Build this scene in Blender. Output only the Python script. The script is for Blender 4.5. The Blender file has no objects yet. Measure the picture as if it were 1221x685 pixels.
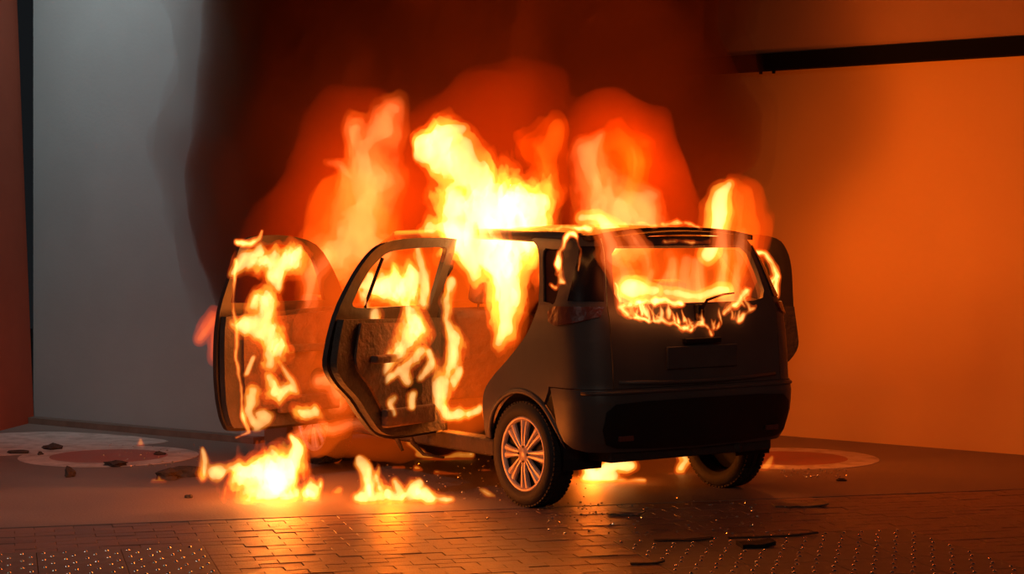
import bpy, bmesh, math, random
import numpy as np
from mathutils import Vector, Matrix
from mathutils.geometry import tessellate_polygon

random.seed(7)
C = bpy.context.scene.collection
S = bpy.context.scene
PI = math.pi

# ------------------------------------------------------------------ camera
F, CH, HOR = 2300.0, 1.65, 272.0            # focal length in px, eye height, horizon row
cd = bpy.data.cameras.new('camera'); cam = bpy.data.objects.new('camera', cd); C.objects.link(cam)
cam.location = (0, 0, CH); cam.rotation_euler = (PI/2, 0, 0)
cd.sensor_width = 36; cd.lens = 36*F/1221
cd.shift_y = -(342.5-HOR)/1221
cd.clip_end = 200
S.camera = cam
def at(px, py, Y):
    return Vector(((px-610.5)/F*Y, Y, CH+(HOR-py)/F*Y))
def gnd(px, py):
    Y = CH*F/(py-HOR)
    return Vector(((px-610.5)/F*Y, Y, 0))

# ------------------------------------------------------------------ world, light, exposure
w = bpy.data.worlds.new('night'); S.world = w; w.use_nodes = True
bg = w.node_tree.nodes['Background']; bg.inputs[0].default_value = (.55, .62, .7, 1); bg.inputs[1].default_value = .012
S.view_settings.view_transform = 'Standard'; S.view_settings.look = 'None'
S.view_settings.exposure = 0; S.view_settings.gamma = 1
S.cycles.transparent_max_bounces = 96
S.cycles.volume_bounces = 1
S.cycles.max_bounces = 6; S.cycles.diffuse_bounces = 3; S.cycles.glossy_bounces = 3
S.cycles.sample_clamp_indirect = 4; S.cycles.sample_clamp_direct = 20
S.cycles.use_denoising = True
S.cycles.volume_max_steps = 256

def lamp(kind, name, loc, power, color, size=.15, rot=None):
    l = bpy.data.lights.new(name, kind); o = bpy.data.objects.new(name, l); C.objects.link(o)
    o.location = loc; l.energy = power; l.color = color
    if kind == 'POINT': l.shadow_soft_size = size
    if kind == 'AREA': l.shape = 'DISK'; l.size = size
    if rot is not None: o.rotation_euler = rot
    return o
def aim(o, t):
    o.rotation_euler = (Vector(t)-o.location).to_track_quat('-Z', 'Y').to_euler()
k2 = lamp('AREA', 'yard_fill_light', (-5.5, 5.5, 6.0), 13, (1.0, .86, .76), .2); aim(k2, (-3.0, 12.0, 0)); k2.data.spread = math.radians(50)  # added fill from the left, brightens the yard and near paving
k3 = lamp('AREA', 'stud_glint_light', (2.5, -3.0, 6.5), 5, (1.0, .70, .52), .06); aim(k3, (1.2, 11.0, .3)); k3.data.spread = math.radians(40)  # added lamp behind the camera, gives the studs their glints
FIRE = (1.0, .165, .008)
# the cool street lamp high on the left, outside the frame
k = lamp('AREA', 'street_lamp_light', (-4.3, 12.6, 6.6), 30, (.80, .97, 1.0), .5); aim(k, (-3.3, 15.9, 3.6)); k.data.spread = math.radians(70)
# light of the flames, most lamps sit in a flame
for nm, loc, p, s in [
    ('main_flame_light', (.02, 12.2, 1.95), 165, .22),
    ('front_cabin_flame_light', (-.95, 13.1, 1.85), 60, .2),
    ('roof_flame_light', (.75, 12.5, 2.1), 100, .2),
    ('boot_flame_light', (.95, 12.2, 1.5), 28, .15),
    ('corner_flame_light', (1.27, 12.0, 2.15), 30, .12),  # raised above its flame to light the orange wall
    ('far_door_flame_light', (1.50, 13.5, 1.55), 30, .1),  # set behind the far door to light the wall and leave the door dark
    ('front_door_flame_light', (-1.5, 12.35, 1.0), 8, .12),
    ('rear_door_flame_light', (-.62, 11.7, 1.3), 6, .12),
    ('puddle_flame_light', (-1.42, 11.85, .22), 34, .14),
    ('small_puddle_flame_light', (-.72, 11.5, .15), 16, .08),
    ('underbody_flame_light', (.52, 12.6, .14), 14, .06),
    ('sill_flame_light', (-.35, 12.2, .5), 14, .08)]:
    lamp('POINT', nm, loc, p, FIRE, s)

# ------------------------------------------------------------------ materials
def mat(name, col, rough=.6, metal=0, noise=None, col2=None, bump=0, bscale=20, spec=.5, stretch=(1, 1, 1), rough2=None, mid=.5, wid=.25, coat=0):
    m = bpy.data.materials.new(name); m.use_nodes = True
    nt = m.node_tree; b = nt.nodes['Principled BSDF']; N = nt.nodes.new; L = nt.links.new
    b.inputs['Base Color'].default_value = (*col, 1); b.inputs['Roughness'].default_value = rough
    b.inputs['Metallic'].default_value = metal; b.inputs['Specular IOR Level'].default_value = spec
    b.inputs['Coat Weight'].default_value = coat
    if noise or bump:
        tc = N('ShaderNodeTexCoord'); mp = N('ShaderNodeMapping'); mp.inputs['Scale'].default_value = stretch
        L(tc.outputs['Object'], mp.inputs[0])
    if noise:
        n = N('ShaderNodeTexNoise'); n.inputs['Scale'].default_value = noise; n.inputs['Detail'].default_value = 8
        n.inputs['Roughness'].default_value = .62
        L(mp.outputs[0], n.inputs[0])
        r = N('ShaderNodeValToRGB'); r.color_ramp.elements[0].position = mid-wid; r.color_ramp.elements[1].position = mid+wid
        r.color_ramp.elements[0].color = (*col, 1); r.color_ramp.elements[1].color = (*(col2 or col), 1)
        L(n.outputs[0], r.inputs[0]); L(r.outputs[0], b.inputs['Base Color'])
        if rough2 is not None:
            mr = N('ShaderNodeMapRange'); mr.inputs[1].default_value = mid-wid; mr.inputs[2].default_value = mid+wid
            mr.inputs[3].default_value = rough; mr.inputs[4].default_value = rough2
            L(n.outputs[0], mr.inputs[0]); L(mr.outputs[0], b.inputs['Roughness'])
    if bump:
        n2 = N('ShaderNodeTexNoise'); n2.inputs['Scale'].default_value = bscale; n2.inputs['Detail'].default_value = 6
        L(mp.outputs[0], n2.inputs[0])
        bp = N('ShaderNodeBump'); bp.inputs['Strength'].default_value = bump; bp.inputs['Distance'].default_value = .02
        L(n2.outputs[0], bp.inputs['Height']); L(bp.outputs[0], b.inputs['Normal'])
    return m
def vol(name, emis=None, strength=0, dens=0, scol=(0, 0, 0), absorb=None, aniso=0, nscale=None, nlo=.4, nhi=.6, stretch=(1, 1, 1), step=None):
    m = bpy.data.materials.new(name); m.use_nodes = True; nt = m.node_tree; nt.nodes.clear()
    N = nt.nodes.new; L = nt.links.new
    out = N('ShaderNodeOutputMaterial'); fac = None
    if nscale:
        tc = N('ShaderNodeTexCoord'); mp = N('ShaderNodeMapping'); mp.inputs['Scale'].default_value = stretch
        n = N('ShaderNodeTexNoise'); n.inputs['Scale'].default_value = nscale; n.inputs['Detail'].default_value = 4
        n.inputs['Distortion'].default_value = .6
        L(tc.outputs['Object'], mp.inputs[0]); L(mp.outputs[0], n.inputs[0])
        mr = N('ShaderNodeMapRange'); mr.interpolation_type = 'SMOOTHSTEP'
        mr.inputs[1].default_value = nlo; mr.inputs[2].default_value = nhi; mr.inputs[3].default_value = 0.03; mr.inputs[4].default_value = 1
        L(n.outputs[0], mr.inputs[0]); fac = mr.outputs[0]
    def scaled(v, sock):
        if fac is None: sock.default_value = v
        else:
            mu = N('ShaderNodeMath'); mu.operation = 'MULTIPLY'; mu.inputs[1].default_value = v
            L(fac, mu.inputs[0]); L(mu.outputs[0], sock)
    shs = []
    if emis:
        e = N('ShaderNodeEmission'); e.inputs[0].default_value = (*emis, 1); scaled(strength, e.inputs[1]); shs.append(e.outputs[0])
    if dens:
        s = N('ShaderNodeVolumeScatter'); s.inputs['Color'].default_value = (*scol, 1); scaled(dens, s.inputs['Density'])
        s.inputs['Anisotropy'].default_value = aniso; shs.append(s.outputs[0])
    if absorb:
        a = N('ShaderNodeVolumeAbsorption'); a.inputs['Color'].default_value = (*absorb[0], 1); scaled(absorb[1], a.inputs['Density']); shs.append(a.outputs[0])
    cur = shs[0]
    for s in shs[1:]:
        ad = N('ShaderNodeAddShader'); L(cur, ad.inputs[0]); L(s, ad.inputs[1]); cur = ad.outputs[0]
    L(cur, out.inputs['Volume'])
    return m

M = {}
M['asphalt'] = mat('worn_concrete_yard', (.27, .20, .17), .62, noise=1.3, col2=(.17, .12, .10), bump=.25, bscale=60, rough2=.45)
M['bed'] = mat('dark_joint_sand', (.17, .10, .075), .9)
M['paver'] = mat('clay_paver', (.27, .15, .11), .55, noise=9, col2=(.19, .10, .075), bump=.3, bscale=90, rough2=.38)
M['paver2'] = mat('dark_clay_paver', (.22, .12, .09), .5, noise=9, col2=(.15, .085, .065), bump=.3, bscale=90, rough2=.36)
M['tactile'] = mat('tactile_concrete', (.20, .14, .11), .5, noise=12, col2=(.13, .09, .07), bump=.2, bscale=80)
M['stud'] = mat('polished_stud_metal', (.80, .74, .70), .18, 1.0)
M['paint_white'] = mat('worn_white_road_paint', (.62, .52, .47), .5, noise=7, col2=(.36, .27, .23), bump=.15, bscale=60, mid=.56, wid=.12)
M['paint_red'] = mat('worn_red_road_paint', (.42, .10, .07), .5, noise=6, col2=(.30, .16, .13), bump=.15, bscale=60)
M['wall_grey'] = mat('grey_painted_render', (.29, .30, .295), .8, noise=.9, col2=(.24, .245, .24), bump=.06, bscale=40)
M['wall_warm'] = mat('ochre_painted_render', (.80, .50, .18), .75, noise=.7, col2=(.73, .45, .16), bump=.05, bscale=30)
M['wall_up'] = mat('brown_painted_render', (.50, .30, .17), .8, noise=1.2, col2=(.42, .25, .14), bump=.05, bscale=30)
M['wall_red'] = mat('brick_red_render', (.55, .12, .06), .8, noise=2, col2=(.46, .10, .05))
M['beam'] = mat('black_steel', (.008, .008, .008), .95, spec=.05)
M['body'] = mat('scorched_dark_car_paint', (.065, .055, .052), .45, noise=3.5, col2=(.10, .08, .07), rough2=.55, bump=.06, bscale=14, coat=.0)
M['door'] = mat('scorched_shaded_door_paint', (.018, .014, .013), .45, noise=6, col2=(.035, .022, .016), rough2=.6, bump=.15, bscale=20)  # body paint with shade put in, keeps the doors dark against the fire
M['char'] = mat('charred_metal', (.02, .015, .012), .75, noise=9, col2=(.055, .032, .022), bump=.5, bscale=30)
M['inner'] = mat('burnt_door_card', (.035, .022, .016), .8, noise=12, col2=(.12, .05, .025), bump=.8, bscale=22)
M['plastic'] = mat('black_bumper_plastic', (.008, .007, .007), .5, bump=.1, bscale=50)
M['tyre'] = mat('tyre_rubber', (.018, .016, .015), .75, bump=.15, bscale=60)
M['rim'] = mat('dusty_wheel_cover', (.56, .46, .40), .42, .25, noise=14, col2=(.42, .32, .27))
M['dark'] = mat('soot_black', (.006, .005, .005), .8)
M['lens'] = mat('melted_lamp_lens', (.16, .045, .03), .28, bump=.4, bscale=18)
M['glass'] = mat('sooted_glass', (.012, .008, .010), .25)
M['rock'] = mat('charred_debris', (.03, .022, .018), .85, noise=14, col2=(.07, .045, .035), bump=.7, bscale=30)
M['shard'] = mat('broken_glass', (.7, .6, .5), .08, .6)
M['sheet'] = mat('flat_debris_sheet', (.20, .13, .10), .5, noise=9, col2=(.12, .08, .06))

M['f_out'] = vol('flame_outer', (1, .085, .004), 3.6)
M['f_core'] = vol('flame_core', (1, .38, .03), 8.5)
M['f_hot'] = vol('flame_heart', (1, .72, .28), 12)
M['s_out'] = vol('soft_flame_outer', (1, .10, .006), 2.2)
M['s_core'] = vol('soft_flame_core', (1, .17, .03), 3.4)
M['s_hot'] = vol('soft_flame_heart', (1, .30, .09), 4.5)
M['g_out'] = vol('red_flame_outer', (1, .055, .0), 2.4)
M['g_core'] = vol('red_flame_core', (1, .12, .005), 3.5)
M['g_hot'] = vol('red_flame_heart', (1, .2, .02), 5)
M['t_out'] = vol('thin_flame_outer', (1, .10, .006), 13)
M['t_core'] = vol('thin_flame_core', (1, .34, .05), 38)
M['t_hot'] = vol('thin_flame_heart', (1, .6, .2), 50)
M['h_out'] = vol('haze_glow', (1, .10, .003), 1.35)  # haze with its own emission, stands in for smoke lit by the fire
M['smoke'] = vol('black_smoke', dens=3.0, scol=(.36, .12, .04), absorb=((.30, .18, .12), 4.2), aniso=.15)
M['smoke_rim'] = vol('smoke_edge', dens=.5, scol=(.28, .11, .05), absorb=((.30, .2, .15), .8), aniso=.15)
M['smoke_thin'] = vol('fire_lit_smoke', dens=.5, scol=(.55, .13, .02), absorb=((.6, .2, .06), .3), aniso=.2)

# ------------------------------------------------------------------ object helpers
def link(name, me, parent=None):
    o = bpy.data.objects.new(name, me); C.objects.link(o)
    if parent: o.parent = parent
    return o
def fin(name, bm, m, parent=None, smooth=False, angle=None):
    me = bpy.data.meshes.new(name)
    bmesh.ops.recalc_face_normals(bm, faces=bm.faces[:])
    if smooth:
        for f in bm.faces: f.smooth = True
        if angle:
            for e in bm.edges:
                if len(e.link_faces) == 2 and e.calc_face_angle(0) > math.radians(angle): e.smooth = False
    bm.to_mesh(me); bm.free(); me.materials.append(m)
    return link(name, me, parent)
def tag(o, label, cat=None, group=None, kind=None):
    o['label'] = label
    if cat: o['category'] = cat
    if group: o['group'] = group
    if kind: o['kind'] = kind
    return o
def struct(o, label=None):
    o['kind'] = 'structure'
    if label: o['label'] = label
    return o
def empty(name, loc, rz=0):
    o = bpy.data.objects.new(name, None); C.objects.link(o); o.location = loc; o.rotation_euler = (0, 0, rz); return o
def box(bm, lo, hi, bev=0, mtx=None):
    r = bmesh.ops.create_cube(bm, size=1)
    vs = r['verts']; lo = Vector(lo); hi = Vector(hi)
    for v in vs: v.co = Vector([(lo[i]+hi[i])/2+v.co[i]*(hi[i]-lo[i]) for i in range(3)])
    if bev:
        es = list({e for v in vs for e in v.link_edges})
        r = bmesh.ops.bevel(bm, geom=es, offset=bev, segments=3, profile=.6, affect='EDGES'); vs = list({v for f in r['faces'] for v in f.verts}|{v for v in vs if v.is_valid})
    if mtx: 
        for v in vs: v.co = mtx @ v.co
    return vs
def tube(bm, pts, rad, n=8, cap=True):
    rings = []; pts = [Vector(p) for p in pts]
    rr = rad if isinstance(rad, (list, tuple)) else [rad]*len(pts)
    for i, p in enumerate(pts):
        t = (pts[min(i+1, len(pts)-1)]-pts[max(i-1, 0)]).normalized()
        a = t.cross(Vector((0, 0, 1)) if abs(t.z) < .95 else Vector((1, 0, 0))).normalized(); b = t.cross(a)
        rings.append([bm.verts.new(p+(a*math.cos(2*PI*k/n)+b*math.sin(2*PI*k/n))*rr[i]) for k in range(n)])
    for i in range(len(rings)-1):
        for k in range(n):
            bm.faces.new((rings[i][k], rings[i][(k+1) % n], rings[i+1][(k+1) % n], rings[i+1][k]))
    if cap: bm.faces.new(rings[0][::-1]); bm.faces.new(rings[-1])
def spline(pts, n=8):
    """Catmull-Rom through 2D/3D points"""
    P = [Vector(p) for p in pts]; out = []
    for i in range(len(P)-1):
        p0, p1, p2, p3 = P[max(i-1, 0)], P[i], P[i+1], P[min(i+2, len(P)-1)]
        for k in range(n):
            t = k/n
            out.append(.5*((2*p1)+(p2-p0)*t+(2*p0-5*p1+4*p2-p3)*t*t+(3*p1-p0-3*p2+p3)*t*t*t))
    out.append(P[-1]); return out

# ------------------------------------------------------------------ flame mesher (numpy field + surface nets)
_rng = np.random.RandomState(3)
_LAT = _rng.rand(64, 64, 64).astype(np.float32)
def vnoise(x, y, z):
    xi, yi, zi = np.floor(x).astype(int), np.floor(y).astype(int), np.floor(z).astype(int)
    fx, fy, fz = x-xi, y-yi, z-zi
    fx = fx*fx*(3-2*fx); fy = fy*fy*(3-2*fy); fz = fz*fz*(3-2*fz)
    def g(a, b, c): return _LAT[(xi+a) & 63, (yi+b) & 63, (zi+c) & 63]
    return (((g(0,0,0)*(1-fx)+g(1,0,0)*fx)*(1-fy)+(g(0,1,0)*(1-fx)+g(1,1,0)*fx)*fy)*(1-fz)
           +((g(0,0,1)*(1-fx)+g(1,0,1)*fx)*(1-fy)+(g(0,1,1)*(1-fx)+g(1,1,1)*fx)*fy)*fz)-.5
def fbm(x, y, z, o=3):
    s = 0; a = 1; f = 1; t = 0
    for i in range(o):
        s = s+a*vnoise(x*f+i*17.3, y*f+i*5.1, z*f+i*9.7); t += a; a *= .55; f *= 2.03
    return s/t*2
def nets(Fv, org, h, iso):
    V = Fv-iso; nx, ny, nz = V.shape; ins = V > 0
    if not ins.any(): return None
    cs = np.zeros((nx-1, ny-1, nz-1, 3), np.float32); cn = np.zeros((nx-1, ny-1, nz-1), np.float32)
    sl = lambda d, n: slice(d, n-1+d)
    for ax in range(3):
        o = [a for a in range(3) if a != ax]
        for a in (0, 1):
            for b in (0, 1):
                d0 = [0, 0, 0]; d0[o[0]] = a; d0[o[1]] = b; d1 = list(d0); d1[ax] = 1
                v0 = V[sl(d0[0], nx), sl(d0[1], ny), sl(d0[2], nz)]; v1 = V[sl(d1[0], nx), sl(d1[1], ny), sl(d1[2], nz)]
                cr = (v0 > 0) != (v1 > 0); t = np.where(cr, v0/np.where(cr, v0-v1, 1), 0)
                cn += cr; cs[..., ax] += np.where(cr, t, 0); cs[..., o[0]] += cr*a; cs[..., o[1]] += cr*b
    act = cn > 0; idx = -np.ones(cn.shape, int); idx[act] = np.arange(act.sum())
    ii = np.argwhere(act); pos = (ii+cs[act]/cn[act][:, None])*h+np.array(org)
    faces = []
    for ax in range(3):
        o = [(ax+1) % 3, (ax+2) % 3]
        s0 = [slice(None)]*3; s1 = [slice(None)]*3; s0[ax] = slice(0, -1); s1[ax] = slice(1, None)
        a0 = ins[tuple(s0)]; a1 = ins[tuple(s1)]; e = np.argwhere(a0 != a1)
        ok = (e[:, o[0]] > 0) & (e[:, o[1]] > 0) & (e[:, o[0]] < V.shape[o[0]]-1) & (e[:, o[1]] < V.shape[o[1]]-1)
        e = e[ok]; up = a0[tuple(e.T)]
        def c(du, dv):
            q = e.copy(); q[:, o[0]] -= du; q[:, o[1]] -= dv; return idx[tuple(q.T)]
        q = np.stack([c(1, 1), c(0, 1), c(0, 0), c(1, 0)], 1)
        q[~up] = q[~up][:, ::-1]; faces.append(q)
    return pos, np.concatenate(faces)
def npmesh(name, pos, faces, m, parent=None, rel=(0, 0, 0)):
    me = bpy.data.meshes.new(name); pos = pos-np.array(rel)
    me.vertices.add(len(pos)); me.vertices.foreach_set('co', pos.astype(np.float32).ravel())
    me.loops.add(len(faces)*4); me.loops.foreach_set('vertex_index', faces.astype(np.int32).ravel())
    me.polygons.add(len(faces)); me.polygons.foreach_set('loop_start', np.arange(0, len(faces)*4, 4, dtype=np.int32))
    me.update(calc_edges=True); me.validate(); me.materials.append(m)
    me.polygons.foreach_set('use_smooth', np.ones(len(me.polygons), bool))
    return link(name, me, parent)
TRI = [0]
def flame(name, label, strokes, h=.014, warp=.05, wf=3.5, amp=.75, nf=9.0, kind='f', levels=(0, .38, .8), group='flames of the burning car', floor=None, depth=1.0, seed=0, cat='fire', mats=None, ysq=1.0, parts=('flame_core', 'flame_heart')):
    """strokes: lists of (Vector, radius m). Field = 1-dist/r, warped and eaten by rising noise."""
    pts = [p for s in strokes for p, r in s]; rs = [r for s in strokes for p, r in s]; R = max(rs)
    lo = np.array([min(p[i]-r*1.45 for p, r in zip(pts, rs)) for i in range(3)])-warp-2*h
    hi = np.array([max(p[i]+r*1.45 for p, r in zip(pts, rs)) for i in range(3)])+warp+2*h
    if floor is not None: lo[2] = floor-2*h
    n = np.ceil((hi-lo)/h).astype(int)+1
    X, Y, Z = np.meshgrid(*[lo[i]+np.arange(n[i])*h for i in range(3)], indexing='ij')
    X = X.astype(np.float32); Y = Y.astype(np.float32); Z = Z.astype(np.float32); s = seed*7.7
    w1 = fbm(X*wf+s, Y*wf, Z*wf*.7, 3); w2 = fbm(X*wf+31+s, Y*wf+11, Z*wf*.7, 2); w3 = fbm(X*wf+s, Y*wf+47, Z*wf*.6+3, 3)
    px, py, pz = X+w1*warp*1.3, Y+w2*warp, Z+w3*warp*1.6
    G = np.full(X.shape, -9, np.float32)
    for st in strokes:
        if len(st) == 1: st = st+[(st[0][0]+Vector((0, 0, .001)), st[0][1])]
        for (a, ra), (b, rb) in zip(st[:-1], st[1:]):
            d = b-a; L2 = max(d.dot(d), 1e-9)
            t = np.clip(((px-a.x)*d.x+(py-a.y)*d.y+(pz-a.z)*d.z)/L2, 0, 1)
            D = np.sqrt((px-a.x-t*d.x)**2+((py-a.y-t*d.y)/depth)**2+(pz-a.z-t*d.z)**2)
            np.maximum(G, 1-D/(ra+(rb-ra)*t), out=G)
    near = G > -.9
    Nn = np.zeros_like(G)
    Nn[near] = fbm(px[near]*nf+s, py[near]*nf, pz[near]*nf*.45+s, 4)
    G = G+amp*Nn
    if floor is not None: G = np.minimum(G, (Z-floor)/.04)
    for ax in range(3):
        for e in (0, -1):
            q = [slice(None)]*3; q[ax] = e; G[tuple(q)] = -1
    ms = mats or [M[kind+'_out'], M[kind+'_core'], M[kind+'_hot']]
    root = None; cen = (lo+hi)/2; cen[2] = lo[2] if floor is None else floor
    for lv, mt, nm in zip(levels, ms, [name, *parts]):
        r = nets(G, lo, h, lv)
        if r is None or len(r[1]) < 4: continue
        o = npmesh(nm, r[0], r[1], mt, root, cen); TRI[0] += 2*len(r[1])
        if root is not None: o['kind'] = 'stuff'
        if root is None: root = o; o.location = cen; tag(o, label, cat, group)
    return root
def st(Y, *pp, sc=1.0):
    """stroke from (px, py, radius_px[, Y])"""
    out = []
    for q in pp:
        y = q[3] if len(q) > 3 else Y
        out.append((at(q[0], q[1], y), q[2]*y/F*sc))
    return out

# ================================================================== SETTING
# paving frame: a joint line divides the smooth yard from the clay pavers in front
J0 = Vector((-1.01, 11.06, 0)); JD = Vector((1, .262, 0)).normalized(); JN = Vector((JD.y, -JD.x, 0))   # JN points to the camera
JA = math.atan2(JD.y, JD.x)
def quad(bm, pts):
    return bm.faces.new([bm.verts.new(p) for p in pts])
def prism(bm, pts, z0, z1):
    a = [bm.verts.new((p[0], p[1], z0)) for p in pts]; b = [bm.verts.new((p[0], p[1], z1)) for p in pts]; n = len(pts)
    bm.faces.new(a[::-1]); bm.faces.new(b)
    for i in range(n): bm.faces.new((a[i], a[(i+1) % n], b[(i+1) % n], b[i]))
bm = bmesh.new(); prism(bm, [(-30, 1), (30, 1), (30, 30), (-30, 30)], -.25, -.012)
struct(fin('ground', bm, M['bed']), 'dark bedding under the clay pavers')
bm = bmesh.new(); A = J0-JD*26-JN*.012; B = J0+JD*28-JN*.012
prism(bm, [(A.x, A.y), (B.x, B.y), (B.x-4, B.y+18), (A.x-2, A.y+24)], -.045, 0)
yard = struct(fin('floor', bm, M['asphalt']), 'worn concrete yard under the burning car')
# clay pavers
def jpt(a, d, z=0): return J0+JD*a+JN*d+Vector((0, 0, z))
pave = empty('pavement', J0, JA); struct(pave, 'clay paver strip in the foreground')
PL, PW = .21, .105
bricks = []
tact = []
def in_tactile(a, d): return (-1.95 < a < -.98+.02 and .78 < d < 2.5) or (1.52 < a < 2.55 and 1.2 < d < 3.4)
for r in range(0, 36):
    d = .012+r*PW
    for c in range(-24, 30):
        a = c*PL+(r % 2)*PL/2
        ctr = jpt(a+PL/2, d+PW/2)
        px = 610.5+F*ctr.x/ctr.y if ctr.y > 1 else 9999; py = HOR+F*CH/max(ctr.y, 1)
        if -120 < px < 1341 and py < 740: bricks.append((ctr.y, a, d, px, py))
TL = .42
tiles = []
for (a0, d0, na, nd) in ((-2.10, .012+8*PW, 3, 4), (1.26, .012+12*PW, 4, 4)):
    for i in range(na):
        for j in range(nd): tiles.append((a0+i*TL, d0+j*TL))
def covered(a, d):
    return any(a+PL > ta+.01 and a < ta+TL-.01 and d+PW > td+.01 and d < td+TL-.01 for ta, td in tiles)
half = []
for b in bricks:
    if covered(b[1], b[2]) :
        for e in (0, PL/2):
            if not any(b[1]+e+PL/2 > ta+.01 and b[1]+e < ta+TL-.01 and b[2]+PW > td+.01 and b[2] < td+TL-.01 for ta, td in tiles): half.append((b[0], b[1]+e, b[2]))
bricks = [b for b in bricks if not covered(b[1], b[2])]
vis = sorted([b for b in bricks if -30 < b[3] < 1250 and b[4] < 690], key=lambda b: b[0])
top = set(id(b) for b in vis[:300])
def brick_mesh(nm, m, L=PL):
    bm = bmesh.new(); box(bm, (.0012, -.0012-(PW-.0024), -.045), (L-.0012, -.0012, 0))
    es = [e for e in bm.edges if all(v.co.z > -.001 for v in e.verts)]
    bmesh.ops.bevel(bm, geom=es, offset=.002, segments=1, affect='EDGES')
    me = bpy.data.meshes.new(nm); bm.to_mesh(me); bm.free(); me.materials.append(m); return me
BM = [brick_mesh('paver', M['paver']), brick_mesh('paver', M['paver2'])]
rest = bmesh.new()
HB = brick_mesh('half_paver', M['paver'], PL/2)
for b in half:
    o = link('half_paver', HB, pave); o.location = (b[1], -b[2], 0)
for b in bricks:
    me = BM[random.random() < .4]; z = random.uniform(-.0025, .001)
    if id(b) in top:
        o = link('paver', me, pave); o.location = (b[1], -b[2], z); o.rotation_euler = (random.uniform(-.006, .006), random.uniform(-.008, .008), random.uniform(-.01, .01))
    else:
        k0 = len(rest.verts); rest.from_mesh(me); rest.verts.ensure_lookup_table()
        for v in rest.verts[k0:]: v.co += Vector((b[1], -b[2], z))
o = fin('paver_field', rest, M['paver'], pave); o['kind'] = 'stuff'
# tactile plates with raised studs
def dome(bm, x, y, r, hgt, n=8):
    rings = []
    for k in range(3):
        a = k*PI/6*1.15; rings.append([bm.verts.new((x+r*math.cos(a)*math.cos(2*PI*i/n), y+r*math.cos(a)*math.sin(2*PI*i/n), hgt*math.sin(a))) for i in range(n)])
    for k in range(2):
        for i in range(n): bm.faces.new((rings[k][i], rings[k][(i+1) % n], rings[k+1][(i+1) % n], rings[k+1][i]))
    bm.faces.new(rings[2])
bm = bmesh.new(); box(bm, (.002, -TL+.002, -.045), (TL-.002, -.002, .001), .002); tme = bpy.data.meshes.new('tactile_plate'); bm.to_mesh(tme); bm.free(); tme.materials.append(M['tactile'])
bm = bmesh.new()
for i in range(4):
    for j in range(4): dome(bm, (i+.3+.4*(j % 2))*TL/4, -(j+.5)*TL/4, .011, .007)
sme = bpy.data.meshes.new('studs'); bmesh.ops.recalc_face_normals(bm, faces=bm.faces[:]); bm.to_mesh(sme); bm.free(); sme.materials.append(M['stud'])
for p in sme.polygons: p.use_smooth = True
for ta, td in tiles:
    o = link('tactile_plate', tme, pave); o.location = (ta, -td, 0)
    s_ = link('stud_field', sme, o); s_['kind'] = 'stuff'; s_.location = (0, 0, .001)

# painted roundels
def disc(bm, c, r0, r1, z0, z1, n=64):
    L = []
    for z in (z0, z1):
        for r in ((r0, r1) if r0 else (r1,)):
            L.append([bm.verts.new((c.x+r*math.cos(2*PI*i/n), c.y+r*math.sin(2*PI*i/n), z)) for i in range(n)])
    if r0:
        a, b, c_, d = L
        for i in range(n):
            j = (i+1) % n
            bm.faces.new((c_[i], c_[j], d[j], d[i])); bm.faces.new((a[i], b[i], b[j], a[j])); bm.faces.new((a[i], a[j], c_[j], c_[i])); bm.faces.new((b[i], d[i], d[j], b[j]))
    else:
        a, b = L; bm.faces.new(a[::-1]); bm.faces.new(b)
        for i in range(n): bm.faces.new((a[i], a[(i+1) % n], b[(i+1) % n], b[i]))
for nm, cc, lab in (('left', gnd(130, 544.5), 'round red painted marking with pale ring on the yard beside the grey wall'),
                    ('right', gnd(940, 547), 'round red painted marking in front of the orange wall, partly behind the wheel')):
    bm = bmesh.new(); disc(bm, cc, 0, .42, .0005, .003); r = fin('floor_marking', bm, M['paint_red']); tag(r, lab, 'road marking')
    bm = bmesh.new(); disc(bm, cc, .42, .64, .0005, .0035); fin('ring', bm, M['paint_white'], r)['label'] = 'pale painted ring'
# worn pale patch on the left
bm = bmesh.new(); c0 = gnd(20, 529); n = 40
pts = [(c0.x+(1.05+.12*math.sin(3*t)+.06*math.sin(7*t+1))*math.cos(t), c0.y+(.75+.08*math.sin(4*t+2))*math.sin(t)) for t in [2*PI*i/n for i in range(n)]]
pts = [p for p in pts]; prism(bm, pts, .0003, .002)
tag(fin('floor_marking', bm, M['paint_white']), 'large pale worn patch on the yard near the foot of the grey wall', 'road marking')

# walls
def wall(name, a, b, z0, z1, t, m, label, lean=0):
    a = Vector((a[0], a[1], 0)); b = Vector((b[0], b[1], 0)); d = (b-a).normalized(); nn = Vector((-d.y, d.x, 0))*t
    bm = bmesh.new(); prism(bm, [a, b, b+nn, a+nn], z0, z1)
    return struct(fin(name, bm, m), label)
WL0, WL1 = (-4.07, 16.4), (-1.90, 14.80)
wall('wall_back', WL0, WL1, 0, 6, .25, M['wall_grey'], 'plain grey wall behind the front doors')
RC = (-.91, 17.86)
wall('wall_return', WL1, RC, 0, 6, -.0001-.2+.4, M['wall_grey'], 'short return wall beyond the car bonnet')
RD = Vector((.768, -.64, 0)); R0 = Vector((2.16, 15.3, 0))
Ra, Rb = R0-RD*4.0, R0+RD*7
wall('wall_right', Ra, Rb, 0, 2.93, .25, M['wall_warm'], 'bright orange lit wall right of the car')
RNn = Vector((RD.y, -RD.x, 0))      # to the camera
Ua, Ub = Ra+RNn*.10, Rb+RNn*.10
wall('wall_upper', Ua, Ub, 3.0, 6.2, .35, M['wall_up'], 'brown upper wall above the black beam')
Ba, Bb = Ra+RNn*.14, Rb+RNn*.14
beam = wall('trim_1', Ba, Bb, 2.90, 3.03, .16, M['beam'], 'black steel beam along the head of the orange wall')
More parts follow.
